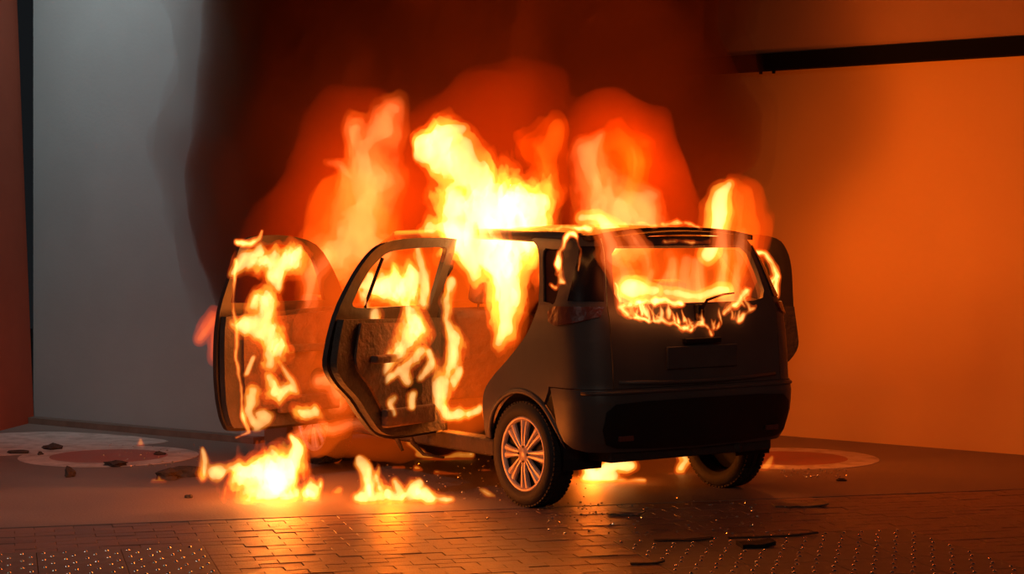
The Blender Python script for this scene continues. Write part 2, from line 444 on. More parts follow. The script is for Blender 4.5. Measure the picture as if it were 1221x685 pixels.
# bolts under the beam
bm = bmesh.new()
for t in (3.85, 3.97):
    p = Ra+RD*(t)+RNn*.11
    box(bm, (p.x-.012, p.y-.012, 2.872), (p.x+.012, p.y+.012, 2.905))
fin('bolt', bm, M['beam'], beam)
# battered red pier on the far left
bm = bmesh.new()
v = [(-4.06, 16.38, 0), (-4.8, 16.9, 0), (-5.4, 12.6, 0), (-4.62, 12.4, 0)]
tpv = [(-4.30, 16.38, 6), (-5.0, 16.9, 6), (-5.6, 12.6, 6), (-4.86, 12.4, 6)]
a = [bm.verts.new(p) for p in v]; b = [bm.verts.new(p) for p in tpv]
bm.faces.new(a); bm.faces.new(b)
for i in range(4): bm.faces.new((a[i], a[(i+1) % 4], b[(i+1) % 4], b[i]))
struct(fin('wall_left', bm, M['wall_red']), 'dark red side wall at the edge of the yard')
bm = bmesh.new(); 
A0 = Vector((*WL0, 0)); A1 = Vector((*WL1, 0)); dd = (A1-A0).normalized(); nn = Vector((dd.y, -dd.x, 0))
prism(bm, [A0, A1, A1+nn*.12, A0+nn*.12], 0, .05)
struct(fin('baseboard_back', bm, M['sheet']), 'low concrete upstand at the foot of the grey wall')

# ================================================================== CAR
TH = math.radians(35)
car = empty('car', (.74, 11.87, 0), TH)
tag(car, 'burning dark hatchback seen from behind with its doors open', 'car')
CI = (Matrix.Translation((.74, 11.87, 0)) @ Matrix.Rotation(TH, 4, 'Z'))
CIi = CI.inverted()
def onrear(px, py, yl):
    """world point where the pixel ray meets the car-local plane y = yl"""
    a = CIi @ Vector((0, 0, CH)); b = CIi @ at(px, py, 10.0); d = b-a
    return CI @ (a+d*((yl-a.y)/d.y))
def onside(px, py, xl):
    a = CIi @ Vector((0, 0, CH)); b = CIi @ at(px, py, 10.0); d = b-a
    return CI @ (a+d*((xl-a.x)/d.x))

Zs = [.25, .34, .42, .55, .66, .70, .74, .85, 1.00, 1.12, 1.20, 1.30, 1.42, 1.52, 1.60, 1.66]
HW = [.74, .79, .825, .848, .852, .852, .850, .850, .850, .842, .825, .79, .745, .705, .66, .58]
YR = [-.50, -.57, -.61, -.64, -.645, -.64, -.625, -.62, -.605, -.59, -.57, -.54, -.50, -.465, -.42, -.34]
YF = [3.05, 3.18, 3.26, 3.30, 3.30, 3.29, 3.28, 3.22, 3.05, 2.85, 2.70, 2.5, 2.3, 2.1, 1.95, 1.85]
def ip(z, T): return float(np.interp(z, Zs, T))
RCN = .20
def P(u, z):
    """body skin, left half. u: arc length from rear centre around the left corner, along the side, to the front"""
    hw, yr, yf = ip(z, HW), ip(z, YR), ip(z, YF); rc = RCN; rf = .30
    a = hw-rc; b = a+rc*PI/2; c = b+(yf-rf)-(yr+rc); d = c+rf*PI/2
    if u <= a: x, y = -u, yr
    elif u <= b:
        t = (u-a)/rc; x, y = -(a+rc*math.sin(t)), yr+rc-rc*math.cos(t)
    elif u <= c: x, y = -hw, yr+rc+(u-b)
    elif u <= d:
        t = (u-c)/rf; x, y = -(hw-rf+rf*math.cos(t)), yf-rf+rf*math.sin(t)
    else: x, y = -(hw-rf-(u-d)), yf
    s = max(0, 1-abs(x)/.86)
    if y < .2: y -= .035*s
    if y > 2.9: y += .12*s
    x *= 1-.030*((y-1.3)/1.9)**2
    return Vector((x, y, z))
def US(y, z):
    return ip(z, HW)-RCN+RCN*PI/2+(y-(ip(z, YR)+RCN))
def UR(x, z): return x
def PN(u, z):
    e = .01; p = P(u, z); a = P(u+e, z)-P(u-e, z); b = P(u, z+e)-P(u, z-e)
    n = a.cross(b).normalized()
    c = Vector((0, 1.3, .9))
    if n.dot(p-c) < 0: n = -n
    return n
def panel(name, loops, m, parent, mapf, thick=.02, off=0, cuts=.06, mirror=False, mtx=None, normf=None):
    """loops: outer loop then holes in (u, z). Filled, cut into bands so that it follows the skin, given a thickness."""
    bm = bmesh.new()
    polys = [[Vector((p[0], p[1], 0)) for p in lp] for lp in loops]
    flat = [p for lp in polys for p in lp]
    vs = [bm.verts.new(p) for p in flat]
    for t in tessellate_polygon(polys):
        try: bm.faces.new([vs[i] for i in t])
        except ValueError: pass
    xs = [p.x for p in flat]; zs = [p.y for p in flat]
    for ax, (l, h_) in enumerate(((min(xs), max(xs)), (min(zs), max(zs)))):
        q = l+cuts
        while q < h_-.01:
            no = Vector((1, 0, 0)) if ax == 0 else Vector((0, 1, 0)); co = no*q
            bmesh.ops.bisect_plane(bm, geom=bm.verts[:]+bm.edges[:]+bm.faces[:], plane_co=co, plane_no=no, dist=1e-5); q += cuts
    bmesh.ops.remove_doubles(bm, verts=bm.verts[:], dist=1e-5)
    uv = [(v.co.x, v.co.y) for v in bm.verts]; bm.verts.index_update()
    outer = []; inner = {}
    for i, v in enumerate(bm.verts):
        p = mapf(*uv[i]); n = (normf or PN)(*uv[i]); outer.append(p+n*off); inner[i] = p+n*(off-thick)
    faces = [[v.index for v in f.verts] for f in bm.faces]
    be = [[v.index for v in e.verts] for e in bm.edges if len(e.link_faces) == 1]
    bm.free(); b2 = bmesh.new()
    sx = -1 if mirror else 1
    tr = (lambda p: (mtx @ p) if mtx else p)
    o_ = [b2.verts.new(tr(Vector((p.x*sx, p.y, p.z)))) for p in outer]; i_ = [b2.verts.new(tr(Vector((p.x*sx, p.y, p.z)))) for p in inner.values()]
    for f in faces:
        b2.faces.new([o_[k] for k in f]); b2.faces.new([i_[k] for k in f[::-1]])
    for a, b in be: b2.faces.new((o_[a], o_[b], i_[b], i_[a]))
    return fin(name, b2, m, parent, smooth=True, angle=40)

def arc(cx, cz, r, a0, a1, n=14): return [(cx+r*math.cos(math.radians(a0+(a1-a0)*i/n)), cz+r*math.sin(math.radians(a0+(a1-a0)*i/n))) for i in range(n+1)]
S2 = lambda L: [(US(y, z), z) for y, z in L]         # side outline (y, z) -> (u, z)
sp2 = lambda L, n=5: [(p.x, p.y) for p in spline([Vector((a, b, 0)) for a, b in L], n)]
ZA, RA = .31, .375       # axle height, arch radius
# rear edge of the rear door opening, following the arch, from the sill up to the roof rail
door_rear = sp2([(.43, .34), (.405, .47), (.385, .64), (.30, .745), (.124, .875), (-.048, 1.02), (-.13, 1.17), (-.115, 1.25), (-.066, 1.36), (.034, 1.52), (.15, 1.58)], 4)
TG = .665                # tailgate half width
def tgx(z): return TG-(max(0, z-1.2))*.22
for mir in (False, True):
    # quarter panel: side skin behind the door opening + rear corner; quarter window hole
    out = [(.43, .34)]+door_rear[1:]
    loop = [(US(y, z), z) for y, z in out]+[(US(.10, 1.60), 1.60), (US(-.1, 1.60), 1.60)]
    loop += [(tgx(z), z) for z in (1.60, 1.5, 1.4, 1.3, 1.2, 1.1, 1.0, .9, .8, .73)]
    loop += [(US(-.30, .73), .73), (US(-.36, .62), .62)]
    loop += [(US(y, z), z) for y, z in arc(0, ZA, RA, 175-118, 180, 14) if True]
    loop += [(US(.375+.0, .30), .30)] if False else []
    a0 = [(US(y, z), z) for y, z in arc(0, ZA, RA, 125, 5, 16)]       # rear-top over to the front (y=+)
    loop = [(US(y, z), z) for y, z in out]+[(US(.10, 1.60), 1.60), (US(-.1, 1.60), 1.60)]+[(tgx(z), z) for z in (1.60, 1.5, 1.4, 1.3, 1.2, 1.1, 1.0, .9, .8, .73)]+[(US(-.27, .73), .73)]+a0
    qw = sp2([(-.175, 1.22), (-.23, 1.215), (-.285, 1.22), (-.27, 1.38), (-.22, 1.51), (-.10, 1.525), (-.025, 1.515), (-.105, 1.36), (-.175, 1.22)], 3)[:-1]
    qwl = [(US(y, z), z) for y, z in qw]
    q = panel('quarter_panel', [loop, qwl], M['body'], car, P, .025, mirror=mir)
    # quarter glass, sooted
    panel('quarter_glass', [qwl], M['glass'], q, P, .005, off=-.012, mirror=mir)
    # rear pillar glass wrapping to the hatch
    pg = [(US(-.40, 1.23), 1.23), (US(-.34, 1.54), 1.54), (tgx(1.54)+.015, 1.54), (tgx(1.23)+.015, 1.23)]
    panel('pillar_cover', [pg], M['glass'], q, P, .008, off=.007, mirror=mir)
    # tail lamp
    tl = [(US(-.30, 1.195), 1.195), (US(-.25, 1.16), 1.16), (US(-.27, 1.105), 1.105), (US(-.33, 1.085), 1.085), (US(-.45, 1.10), 1.10), (TG+.05, 1.14), (TG+.02, 1.195)]
    panel('tail_lamp', [tl], M['lens'], car, P, .02, off=.014, mirror=mir)
    # arch lip
    bm = bmesh.new(); sx = -1 if not mir else 1
    lip = [Vector((P(US(y, z), z).x*(1 if not mir else -1), y, z)) for y, z in arc(0, ZA, RA, 5, 170, 24)]
    tube(bm, lip, [.004]+[.016]*21+[.010, .006, .002], 6); fin('arch_lip', bm, M['body'], car, smooth=True)
    # front wing
    cx = 2.54
    fl = [(2.05, .34), (2.02, .60), (2.04, .9), (2.10, 1.10), (2.35, 1.11), (2.7, 1.06), (3.0, .97), (3.12, .86), (3.0, .72), (2.95, .6), (2.93, .42)]
    arcf = arc(cx, ZA, RA, 18, 176, 16)
    panel('front_wing', [S2(fl)+S2(arcf)], M['body'], car, P, .02, mirror=mir)
    # inner wheel housings
    for cy in (0, cx):
        bm = bmesh.new(); rings = []
        for xx in (.80, .52):
            rings.append([bm.verts.new(((1 if mir else -1)*xx, cy+(RA-.005)*math.cos(math.radians(a)), ZA+(RA-.005)*math.sin(math.radians(a)))) for a in range(-10, 191, 10)])
        for i in range(len(rings[0])-1): bm.faces.new((rings[0][i], rings[0][i+1], rings[1][i+1], rings[1][i]))
        bm.faces.new(rings[1]); fin('wheel_housing', bm, M['dark'], car)
    # sill and pillars
    s = 1 if mir else -1
    bm = bmesh.new(); box(bm, (min(s*.70, s*.83), .30, .27), (max(s*.70, s*.83), 2.18, .37), .02); fin('sill', bm, M['char'], car, smooth=True, angle=40)
    bm = bmesh.new()
    tube(bm, [(s*.79, 1.0, .34), (s*.80, .99, .8), (s*.785, .99, 1.15), (s*.71, 1.0, 1.40), (s*.62, 1.04, 1.60)], [.075, .06, .05, .04, .045], 8); fin('centre_pillar', bm, M['char'], car, smooth=True)
    bm = bmesh.new()
    tube(bm, [(s*.74, 2.55, 1.02), (s*.72, 2.40, 1.16), (s*.65, 2.02, 1.46), (s*.60, 1.78, 1.60)], [.05, .045, .035, .035], 8); fin('windscreen_pillar', bm, M['char'], car, smooth=True)
    bm = bmesh.new()
    tube(bm, [(s*.625, -.30, 1.585), (s*.625, .5, 1.61), (s*.62, 1.2, 1.615), (s*.60, 1.80, 1.60)], [.035, .035, .035, .03], 8); fin('roof_rail', bm, M['body'], car, smooth=True)
# full-width parts built from both halves: u runs negative on the right
def Pm(u, z):
    p = P(abs(u), z)
    return Vector((-p.x, p.y, p.z)) if u < 0 else p
def PNm(u, z):
    n = PN(abs(u), z)
    return Vector((-n.x, n.y, n.z)) if u < 0 else n
# tailgate with window hole
def rnd(L, n=4): return sp2(L+[L[0]], n)[:-1]
tgo = [(tgx(z)-.006, z) for z in (.73, .85, 1.0, 1.1, 1.2, 1.3, 1.4, 1.5, 1.60)]+[(-(tgx(z)-.006), z) for z in (1.60, 1.5, 1.4, 1.3, 1.2, 1.1, 1.0, .85, .73)]
gl = [(.50, 1.545), (.55, 1.50), (.575, 1.40), (.595, 1.27), (.57, 1.225), (.48, 1.21)]
gh = gl+[(-a, z) for a, z in gl[::-1]]
tg = panel('tailgate', [tgo, gh], M['body'], car, Pm, .03, normf=PNm)
# raised swage over the number plate recess, spoiler, handle, wiper, badge recess
bm = bmesh.new(); tube(bm, [(-.60, -.628, .765), (-.3, -.655, .755), (0, -.668, .752), (.3, -.655, .755), (.60, -.628, .765)], .014, 6); fin('swage_line', bm, M['body'], tg, smooth=True)
bm = bmesh.new(); box(bm, (-.27, -.668, .83), (.27, -.648, .96), .006); fin('plate_recess', bm, M['body'], tg)
bm = bmesh.new(); box(bm, (-.14, -.675, .975), (.14, -.64, 1.005), .008); fin('tailgate_handle', bm, M['plastic'], tg)
bm = bmesh.new()
box(bm, (-.028, -.655, 1.10), (.028, -.61, 1.20), .012); tube(bm, [(0, -.655, 1.17), (.05, -.645, 1.225), (.20, -.62, 1.255), (.30, -.60, 1.26)], [.012, .009, .007, .005], 6)
fin('wiper', bm, M['plastic'], tg, smooth=True, angle=40)
bm = bmesh.new()
L1 = [(x, -.385-.02*(1-(x/.56)**2), 1.60+.045*(1-(x/.6)**2)) for x in np.linspace(-.51, .51, 13)]
for i in range(12):
    x0, y0, z0 = L1[i]; x1, y1, z1 = L1[i+1]
    a = [bm.verts.new(p) for p in ((x0, y0-.09, z0-.035), (x1, y1-.09, z1-.035), (x1, y1-.10, z1-.015), (x0, y0-.10, z0-.015))]
    b = [bm.verts.new(p) for p in ((x0, y0+.10, z0-.02), (x1, y1+.10, z1-.02), (x1, y1+.10, z1+.008), (x0, y0+.10, z0+.008))]
    for q in ((0, 1, 2, 3),): bm.faces.new([a[k] for k in q]); bm.faces.new([b[k] for k in q[::-1]])
    bm.faces.new((a[3], a[2], b[2], b[3])); bm.faces.new((a[1], a[0], b[0], b[1]))
bmesh.ops.remove_doubles(bm, verts=bm.verts[:], dist=1e-4)
fin('spoiler', bm, M['char'], tg, smooth=True, angle=50)
# rear bumper wraps round to the arches
bo = [(US(-.29, .725), .725), (US(-.31, .66), .66), (US(-.335, .50), .50), (US(-.385, .42), .42), (US(-.44, .385), .385)]
bo2 = [(US(-.42, .30), .30)]
bl = bo+[(u, z) for u, z in ((US(-.52, .368), .368), (.5, .362), (0, .36))]
bump = bl+[(-u, z) for u, z in bl[::-1][1:]]
rb = panel('rear_bumper', [bump], M['body'], car, Pm, .025, off=.004, normf=PNm)
dk = sp2([(.70, .645), (.45, .655), (0, .658)], 3); dk = [(.78, .60), (.80, .50), (.76, .42), (.65, .385), (.3, .375), (0, .375)][::-1]+[(.78, .60)]
hl = [(.0, .375), (.35, .378), (.62, .392), (.70, .42), (.73, .50), (.72, .60), (.66, .645), (.45, .655), (0, .658)]
hh = hl+[(-a, z) for a, z in hl[::-1][1:-1]]
panel('bumper_insert', [hh], M['plastic'], rb, Pm, .012, off=.012, normf=PNm)
bm = bmesh.new(); tube(bm, [Pm(u, .705)+PNm(u, .705)*.006 for u in np.linspace(-.86, .86, 25)], .010, 8); fin('bumper_step', bm, M['body'], rb, smooth=True)
bm = bmesh.new(); box(bm, (-.62, -.58, .30), (.62, -.10, .37), .015); fin('rear_valance', bm, M['char'], rb)
for s in (-1, 1):
    bm = bmesh.new(); box(bm, (s*.56-.05, -.655, .43), (s*.56+.05, -.63, .46), .005); fin('reflector', bm, M['lens'], rb)
# front bumper
fb = [(US(2.95, .62), .62), (US(3.02, .80), .80), (US(3.10, .90), .90)]
def UC(z): hw, yr, yf = ip(z, HW), ip(z, YR), ip(z, YF); return (hw-RCN)+RCN*PI/2+(yf-.30)-(yr+RCN)+.30*PI/2+(hw-.30)
fbl = [(US(2.93, .36), .36), (US(2.95, .62), .62), (US(3.00, .78), .78), (UC(.84)-.3, .84), (UC(.84)-.001, .84), (UC(.32)-.001, .32), (UC(.32)-.4, .32)]
for mir in (False, True):
    panel('front_bumper', [fbl], M['body'], car, P, .02, mirror=mir)
    s = 1 if mir else -1
    bm = bmesh.new(); box(bm, (min(s*.50, s*.74), 2.98, .82), (max(s*.50, s*.74), 3.15, .96), .03); fin('head_lamp', bm, M['lens'], car, smooth=True, angle=40)
# bonnet, roof
def gridsurf(name, xf, n, m, parent, thick=.02):
    bm = bmesh.new(); nx, ny = n; T = [[xf(i/nx, j/ny) for j in range(ny+1)] for i in range(nx+1)]
    a = [[bm.verts.new(p) for p in r] for r in T]; b = [[bm.verts.new(Vector(p)-Vector((0, 0, thick))) for p in r] for r in T]
    for i in range(nx):
        for j in range(ny):
            bm.faces.new((a[i][j], a[i+1][j], a[i+1][j+1], a[i][j+1])); bm.faces.new((b[i][j], b[i][j+1], b[i+1][j+1], b[i+1][j]))
    for i in range(nx):
        for j in (0, ny): bm.faces.new((a[i][j], a[i+1][j], b[i+1][j], b[i][j]))
    for j in range(ny):
        for i in (0, nx): bm.faces.new((a[i][j], a[i][j+1], b[i][j+1], b[i][j]))
    return fin(name, bm, m, parent, smooth=True, angle=50)
gridsurf('bonnet', lambda s, t: Vector(((s*2-1)*(.76-.10*t*t), 2.36+.86*t, 1.14-.03*abs(s*2-1)**2-.06*t-.17*t**4)), (12, 12), M['body'], car)
gridsurf('roof', lambda s, t: Vector(((s*2-1)*(.63-.03*t), -.40+2.22*t+.03*(1-(s*2-1)**2)*(1 if t > .5 else -1), 1.605+.05*(1-abs(s*2-1)**2.5)+.016*(1-(2*t-1)**2))), (14, 16), M['char'], car, .03)
# floor pan, bulkheads
bm = bmesh.new(); box(bm, (-.74, .36, .25), (.74, 2.15, .30)); box(bm, (-.52, -.55, .40), (.52, .36, .44)); box(bm, (-.52, 2.15, .28), (.52, 3.0, .32)); fin('floor_pan', bm, M['dark'], car)
bm = bmesh.new(); box(bm, (-.72, 2.25, .35), (.72, 2.33, 1.05)); fin('bulkhead', bm, M['char'], car)
bm = bmesh.new(); box(bm, (-.70, 1.95, .78), (.70, 2.28, 1.04), .06); box(bm, (-.13, 1.75, .35), (.13, 2.1, .8), .03); dash = fin('dashboard', bm, M['char'], car, smooth=True, angle=40)
bm = bmesh.new()
cc = Vector((-.36, 1.82, .98))
ring = [cc+Matrix.Rotation(math.radians(-25), 3, 'X') @ Vector((.18*math.cos(t), 0, .18*math.sin(t))) for t in [2*PI*i/20 for i in range(21)]]
tube(bm, ring, .014, 6, False)
for t in (PI*.0, PI, PI*1.5): tube(bm, [cc, cc+Matrix.Rotation(math.radians(-25), 3, 'X') @ Vector((.18*math.cos(t), 0, .18*math.sin(t)))], .014, 6)
fin('steering_wheel', bm, M['char'], dash, smooth=True)
bm = bmesh.new(); tube(bm, [(-.45, .55, .33), (-.2, .0, .30), (0, -.3, .30), (.3, -.45, .32), (.35, -.60, .33)], .03, 8); fin('exhaust', bm, M['char'], car, smooth=True)
bm = bmesh.new(); tube(bm, [(-.62, 0, .31), (-.3, .12, .33), (.3, .12, .33), (.62, 0, .31)], .045, 8); fin('rear_axle', bm, M['dark'], car, smooth=True)
# seats
def seat(x, y, wd, rear=False):
    bm = bmesh.new()
    box(bm, (x-wd/2, y, .42), (x+wd/2, y+.50, .58), .05)
    r = fin('seat', bm, M['inner'], car, smooth=True, angle=40)
    bm = bmesh.new()
    mt = Matrix.Translation((x, y+.02, .55)) @ Matrix.Rotation(math.radians(14), 4, 'X')
    box(bm, (-wd/2, -.09, 0), (wd/2, .05, .60), .05, mt); fin('backrest', bm, M['inner'], r, smooth=True, angle=40)
    for hx in ((-.38, .38) if rear else (0,)):
        bm = bmesh.new(); box(bm, (hx-.12, -.08, .64), (hx+.12, .03, .80), .04, mt); tube(bm, [mt @ Vector((hx-.05, -.02, .58)), mt @ Vector((hx-.05, -.02, .68))], .007, 6); tube(bm, [mt @ Vector((hx+.05, -.02, .58)), mt @ Vector((hx+.05, -.02, .68))], .007, 6)
        fin('headrest', bm, M['inner'], r, smooth=True, angle=40)
seat(-.37, 1.22, .50); seat(.37, 1.22, .50); seat(0, .30, 1.18, True)

# wheels -------------------------------------------------------------
def lathe(bm, prof, n=48):
    rings = [[bm.verts.new((a, r*math.cos(2*PI*i/n), r*math.sin(2*PI*i/n))) for i in range(n)] for a, r in prof]
    for k in range(len(rings)-1):
        for i in range(n): bm.faces.new((rings[k][i], rings[k][(i+1) % n], rings[k+1][(i+1) % n], rings[k+1][i]))
    return rings
R_ = .31
def wheel_meshes():
    bm = bmesh.new()      # outer side is -x
    lathe(bm, [(-.055, .220), (-.075, .224), (-.088, .238), (-.094, .262), (-.088, .288), (-.074, .302), (-.06, .307), (-.03, .310), (-.027, .303), (-.018, .303), (-.015, .310),
               (.015, .310), (.018, .303), (.027, .303), (.03, .310), (.06, .307), (.074, .302), (.088, .288), (.094, .262), (.088, .232), (.07, .213), (.0, .20)])
    # tread blocks
    for i in range(64):
        a = 2*PI*i/64
        for sgn in (-1, 1):
            m_ = Matrix.Rotation(a, 4, 'X'); vs = box(bm, (sgn*.055-.018, -.010, .303), (sgn*.055+.018, .010, .3125), 0, m_)
    me = bpy.data.meshes.new('tyre'); bmesh.ops.recalc_face_normals(bm, faces=bm.faces[:])
    for f in bm.faces: f.smooth = len(f.verts) == 4 and f.calc_area() > 0
    for e in bm.edges:
        if len(e.link_faces) == 2 and e.calc_face_angle(0) > .6: e.smooth = False
    bm.to_mesh(me); bm.free(); me.materials.append(M['tyre'])
    # cover ring + hub
    bm = bmesh.new()
    lathe(bm, [(-.052, .198), (-.066, .200), (-.076, .208), (-.078, .219), (-.070, .226), (-.055, .227)])
    ring = bpy.data.meshes.new('cover_ring'); bmesh.ops.recalc_face_normals(bm, faces=bm.faces[:])
    for f in bm.faces: f.smooth = True
    bm.to_mesh(ring); bm.free(); ring.materials.append(M['rim'])
    bm = bmesh.new()
    r = lathe(bm, [(-.050, .064), (-.068, .060), (-.074, .050), (-.074, .036), (-.078, .032), (-.080, .0005)], 32); bm.faces.new(r[-1])
    hub = bpy.data.meshes.new('hub'); bmesh.ops.recalc_face_normals(bm, faces=bm.faces[:])
    for f in bm.faces: f.smooth = True
    bm.to_mesh(hub); bm.free(); hub.materials.append(M['rim'])
    # one spoke: wide blade split by a groove
    bm = bmesh.new()
    for sg in (-1, 1):
        pr = []
        for rr, w0, w1, xx in ((.050, .001, .0185, -.070), (.10, .0012, .026, -.072), (.15, .0016, .034, -.069), (.205, .002, .048, -.064)):
            lo_, hi_ = sorted((sg*w0, sg*w1))
            pr.append([bm.verts.new(p) for p in ((xx+.004, lo_, rr), (xx-.003, (lo_*.7+hi_*.3), rr), (xx-.003, (lo_*.3+hi_*.7), rr), (xx+.006, hi_, rr), (xx+.02, hi_, rr), (xx+.02, lo_, rr))])
        for i in range(3):
            for k in range(6): bm.faces.new((pr[i][k], pr[i][(k+1) % 6], pr[i+1][(k+1) % 6], pr[i+1][k]))
        bm.faces.new(pr[0][::-1]); bm.faces.new(pr[-1])
    sk = bpy.data.meshes.new('spoke'); bmesh.ops.recalc_face_normals(bm, faces=bm.faces[:]); bm.to_mesh(sk); bm.free(); sk.materials.append(M['rim'])
    bm = bmesh.new(); r = lathe(bm, [(-.040, .205), (-.036, .02), (-.036, .001)], 32); bm.faces.new(r[-1])
    bk = bpy.data.meshes.new('brake_plate'); bm.to_mesh(bk); bm.free(); bk.materials.append(M['dark'])
    bm = bmesh.new(); r = lathe(bm, [(-.0765, .0085), (-.0775, .0005)], 10); bm.faces.new(r[-1]); 
    for v in bm.verts: v.co.z += .044
    nt = bpy.data.meshes.new('bolt_hole'); bm.to_mesh(nt); bm.free(); nt.materials.append(M['dark'])
    return me, ring, hub, sk, bk, nt
WM = wheel_meshes()
for (x, y) in ((-.75, 0), (.75, 0), (-.75, 2.54), (.75, 2.54)):
    wl = link('wheel', WM[0], car); wl.location = (x, y, R_+.0025); wl.rotation_euler = (0, 0, 0 if x < 0 else PI)
    link('cover_ring', WM[1], wl)['label'] = 'pale rim of the wheel cover'; link('hub', WM[2], wl); link('brake_plate', WM[4], wl)
    for i in range(8):
        o = link('spoke', WM[3], wl); o.rotation_euler = (2*PI*i/8, 0, 0)
    for i in range(4):
        o = link('bolt_hole', WM[5], wl); o.rotation_euler = (2*PI*(i+.0)/4, 0, 0)

# doors --------------------------------------------------------------
def side_off(z): return (ip(z, HW)-ip(.85, HW))      # how the skin leans in above the belt
def make_door(outline, window, hinge, ang, left, rear, seed):
    """outline, window: loops in (distance from hinge, z); hinge local; door built closed (pointing to the rear) then turned"""
    s = -1 if left else 1
    d = None
    TK = .085
    def mp(u, z): 
        bul = .018*math.sin(max(0, min(1, (z-.36)/.8))*PI) if z < 1.16 else 0
        return Vector((s*(side_off(z)+bul), -u, z))
    nf = lambda u, z: Vector((s, 0, 0))
    skin = panel('door', [outline, window], M['door'], car, mp, .035, normf=nf, cuts=.07)
    # inner pressing: same outline shrunk a bit, deeper towards the cabin
    ou = Vector((sum(p[0] for p in outline)/len(outline), sum(p[1] for p in outline)/len(outline)))
    low = [p for p in outline if p[1] < 1.17]
    u_at = lambda f: [(max(.02, min(p[0], 9))*1.0, p[1]) for p in low]
    inn = [(ou.x+(p[0]-ou.x)*.965, .80+(p[1]-.80)*.955) for p in low]
    mi = lambda u, z: Vector((s*(side_off(z)-.035), -u, z))
    panel('door_shell', [inn], M['char'], skin, mi, .05, normf=nf, cuts=.09)
    card = [(ou.x-.05+(p[0]-ou.x)*.70, .83+(p[1]-.80)*.78) for p in low]
    c = panel('door_card', [card], M['inner'], skin, lambda u, z: Vector((s*(side_off(z)-.085), -u, z)), .022, normf=nf, cuts=.12)
    W = max(p[0] for p in outline)
    bm = bmesh.new(); xi = s*(-.105)
    box(bm, (min(xi, xi-s*.06), -W*.72, .84), (max(xi, xi-s*.06), -W*.22, .89), .015); fin('armrest', bm, M['inner'], skin, smooth=True, angle=40)
    bm = bmesh.new(); box(bm, (min(xi, xi-s*.05), -W*.62, .45), (max(xi, xi-s*.05), -W*.16, .56), .015); fin('door_pocket', bm, M['inner'], skin, smooth=True, angle=40)
    bm = bmesh.new()
    m_ = Matrix.Translation((xi, -W*.30, .66)) @ Matrix.Rotation(PI/2, 4, 'Y')
    r = bmesh.ops.create_cone(bm, cap_ends=True, segments=20, radius1=.07, radius2=.062, depth=.02)
    for v in r['verts']: v.co = m_ @ v.co
    fin('speaker', bm, M['dark'], skin)
    bm = bmesh.new(); box(bm, (min(s*.02, s*.055), -W*.88, .93), (max(s*.02, s*.055), -W*.70, .955), .008); fin('door_handle', bm, M['body'], skin)
    skin.location = hinge; skin.rotation_euler = (0, 0, ang if not left else -ang)
    return skin
# rear door
ro = sp2([(0, .37), (.28, .365), (.52, .37), (.65, .41), (.74, .51), (.84, .63), (.98, .74), (1.045, .84), (1.03, .95), (1.0, 1.08), (.96, 1.22), (.90, 1.38), (.82, 1.50), (.72, 1.56), (.52, 1.585), (.2, 1.59), (.03, 1.58)], 3)+[(0, 1.50), (0, 1.1)]
rw = sp2([(.08, 1.17), (.45, 1.17), (.72, 1.17), (.85, 1.185), (.85, 1.25), (.80, 1.38), (.73, 1.46), (.65, 1.505), (.45, 1.525), (.13, 1.53), (.08, 1.50)], 3)+[(.07, 1.3)]
fo = sp2([(0, .36), (.5, .35), (1.0, .355), (1.08, .40), (1.10, .60), (1.11, .85), (1.10, 1.10), (1.07, 1.35), (1.055, 1.52), (1.03, 1.575), (.93, 1.60), (.70, 1.60), (.42, 1.54), (.2, 1.36), (.02, 1.15)], 3)+[(0, .9)]
fw = sp2([(.22, 1.17), (.6, 1.17), (.98, 1.17), (1.02, 1.2), (1.01, 1.38), (.99, 1.50), (.92, 1.53), (.70, 1.545), (.46, 1.49), (.32, 1.34)], 3)
# quarter-light bar in the rear door window
def bar(door, u, z0, z1, s):
    bm = bmesh.new(); tube(bm, [(s*(side_off(z)-.015), -(u-.035*(z-z0)/(z1-z0)), z) for z in np.linspace(z0, z1, 6)], .011, 6); fin('window_bar', bm, M['char'], door, smooth=True)
d1 = make_door(ro, rw, (-.845, .957, 0), math.radians(70), True, True, 1); bar(d1, .71, 1.17, 1.47, -1)
ro2 = sp2([(0, .37), (.28, .365), (.52, .37), (.65, .41), (.74, .51), (.84, .63), (.98, .74), (1.045, .84), (1.04, .95), (1.02, 1.08), (1.0, 1.22), (.97, 1.38), (.92, 1.50), (.83, 1.58), (.62, 1.61), (.2, 1.60), (.03, 1.58)], 3)+[(0, 1.50), (0, 1.1)]
d2 = make_door(ro2, rw, (.845, .88, 0), math.radians(66), False, True, 2); bar(d2, .71, 1.17, 1.47, 1)
d3 = make_door(fo, fw, (-.845, 2.06, 0), math.radians(78), True, False, 3)
d4 = make_door(fo, fw, (.845, 2.06, 0), math.radians(60), False, False, 4)
for d, s in ((d3, -1), (d4, 1)):
    bm = bmesh.new(); m_ = Matrix.Translation((s*.14, -.16, 1.13)); vs = box(bm, (-.09, -.05, -.06), (.09, .05, .07), .035, m_)
    tube(bm, [(s*-.01, -.16, 1.08), (s*.07, -.16, 1.10)], .02, 6); fin('door_mirror', bm, M['body'], d, smooth=True, angle=40)
for d, lb in ((d1, 'rear door standing open towards the grey wall, fire on its inner side'), (d2, 'open rear door showing behind the body, by the orange wall'), (d3, 'front door standing open, nearest the grey wall'), (d4, 'front door hidden behind the cabin')):
    d['label'] = lb

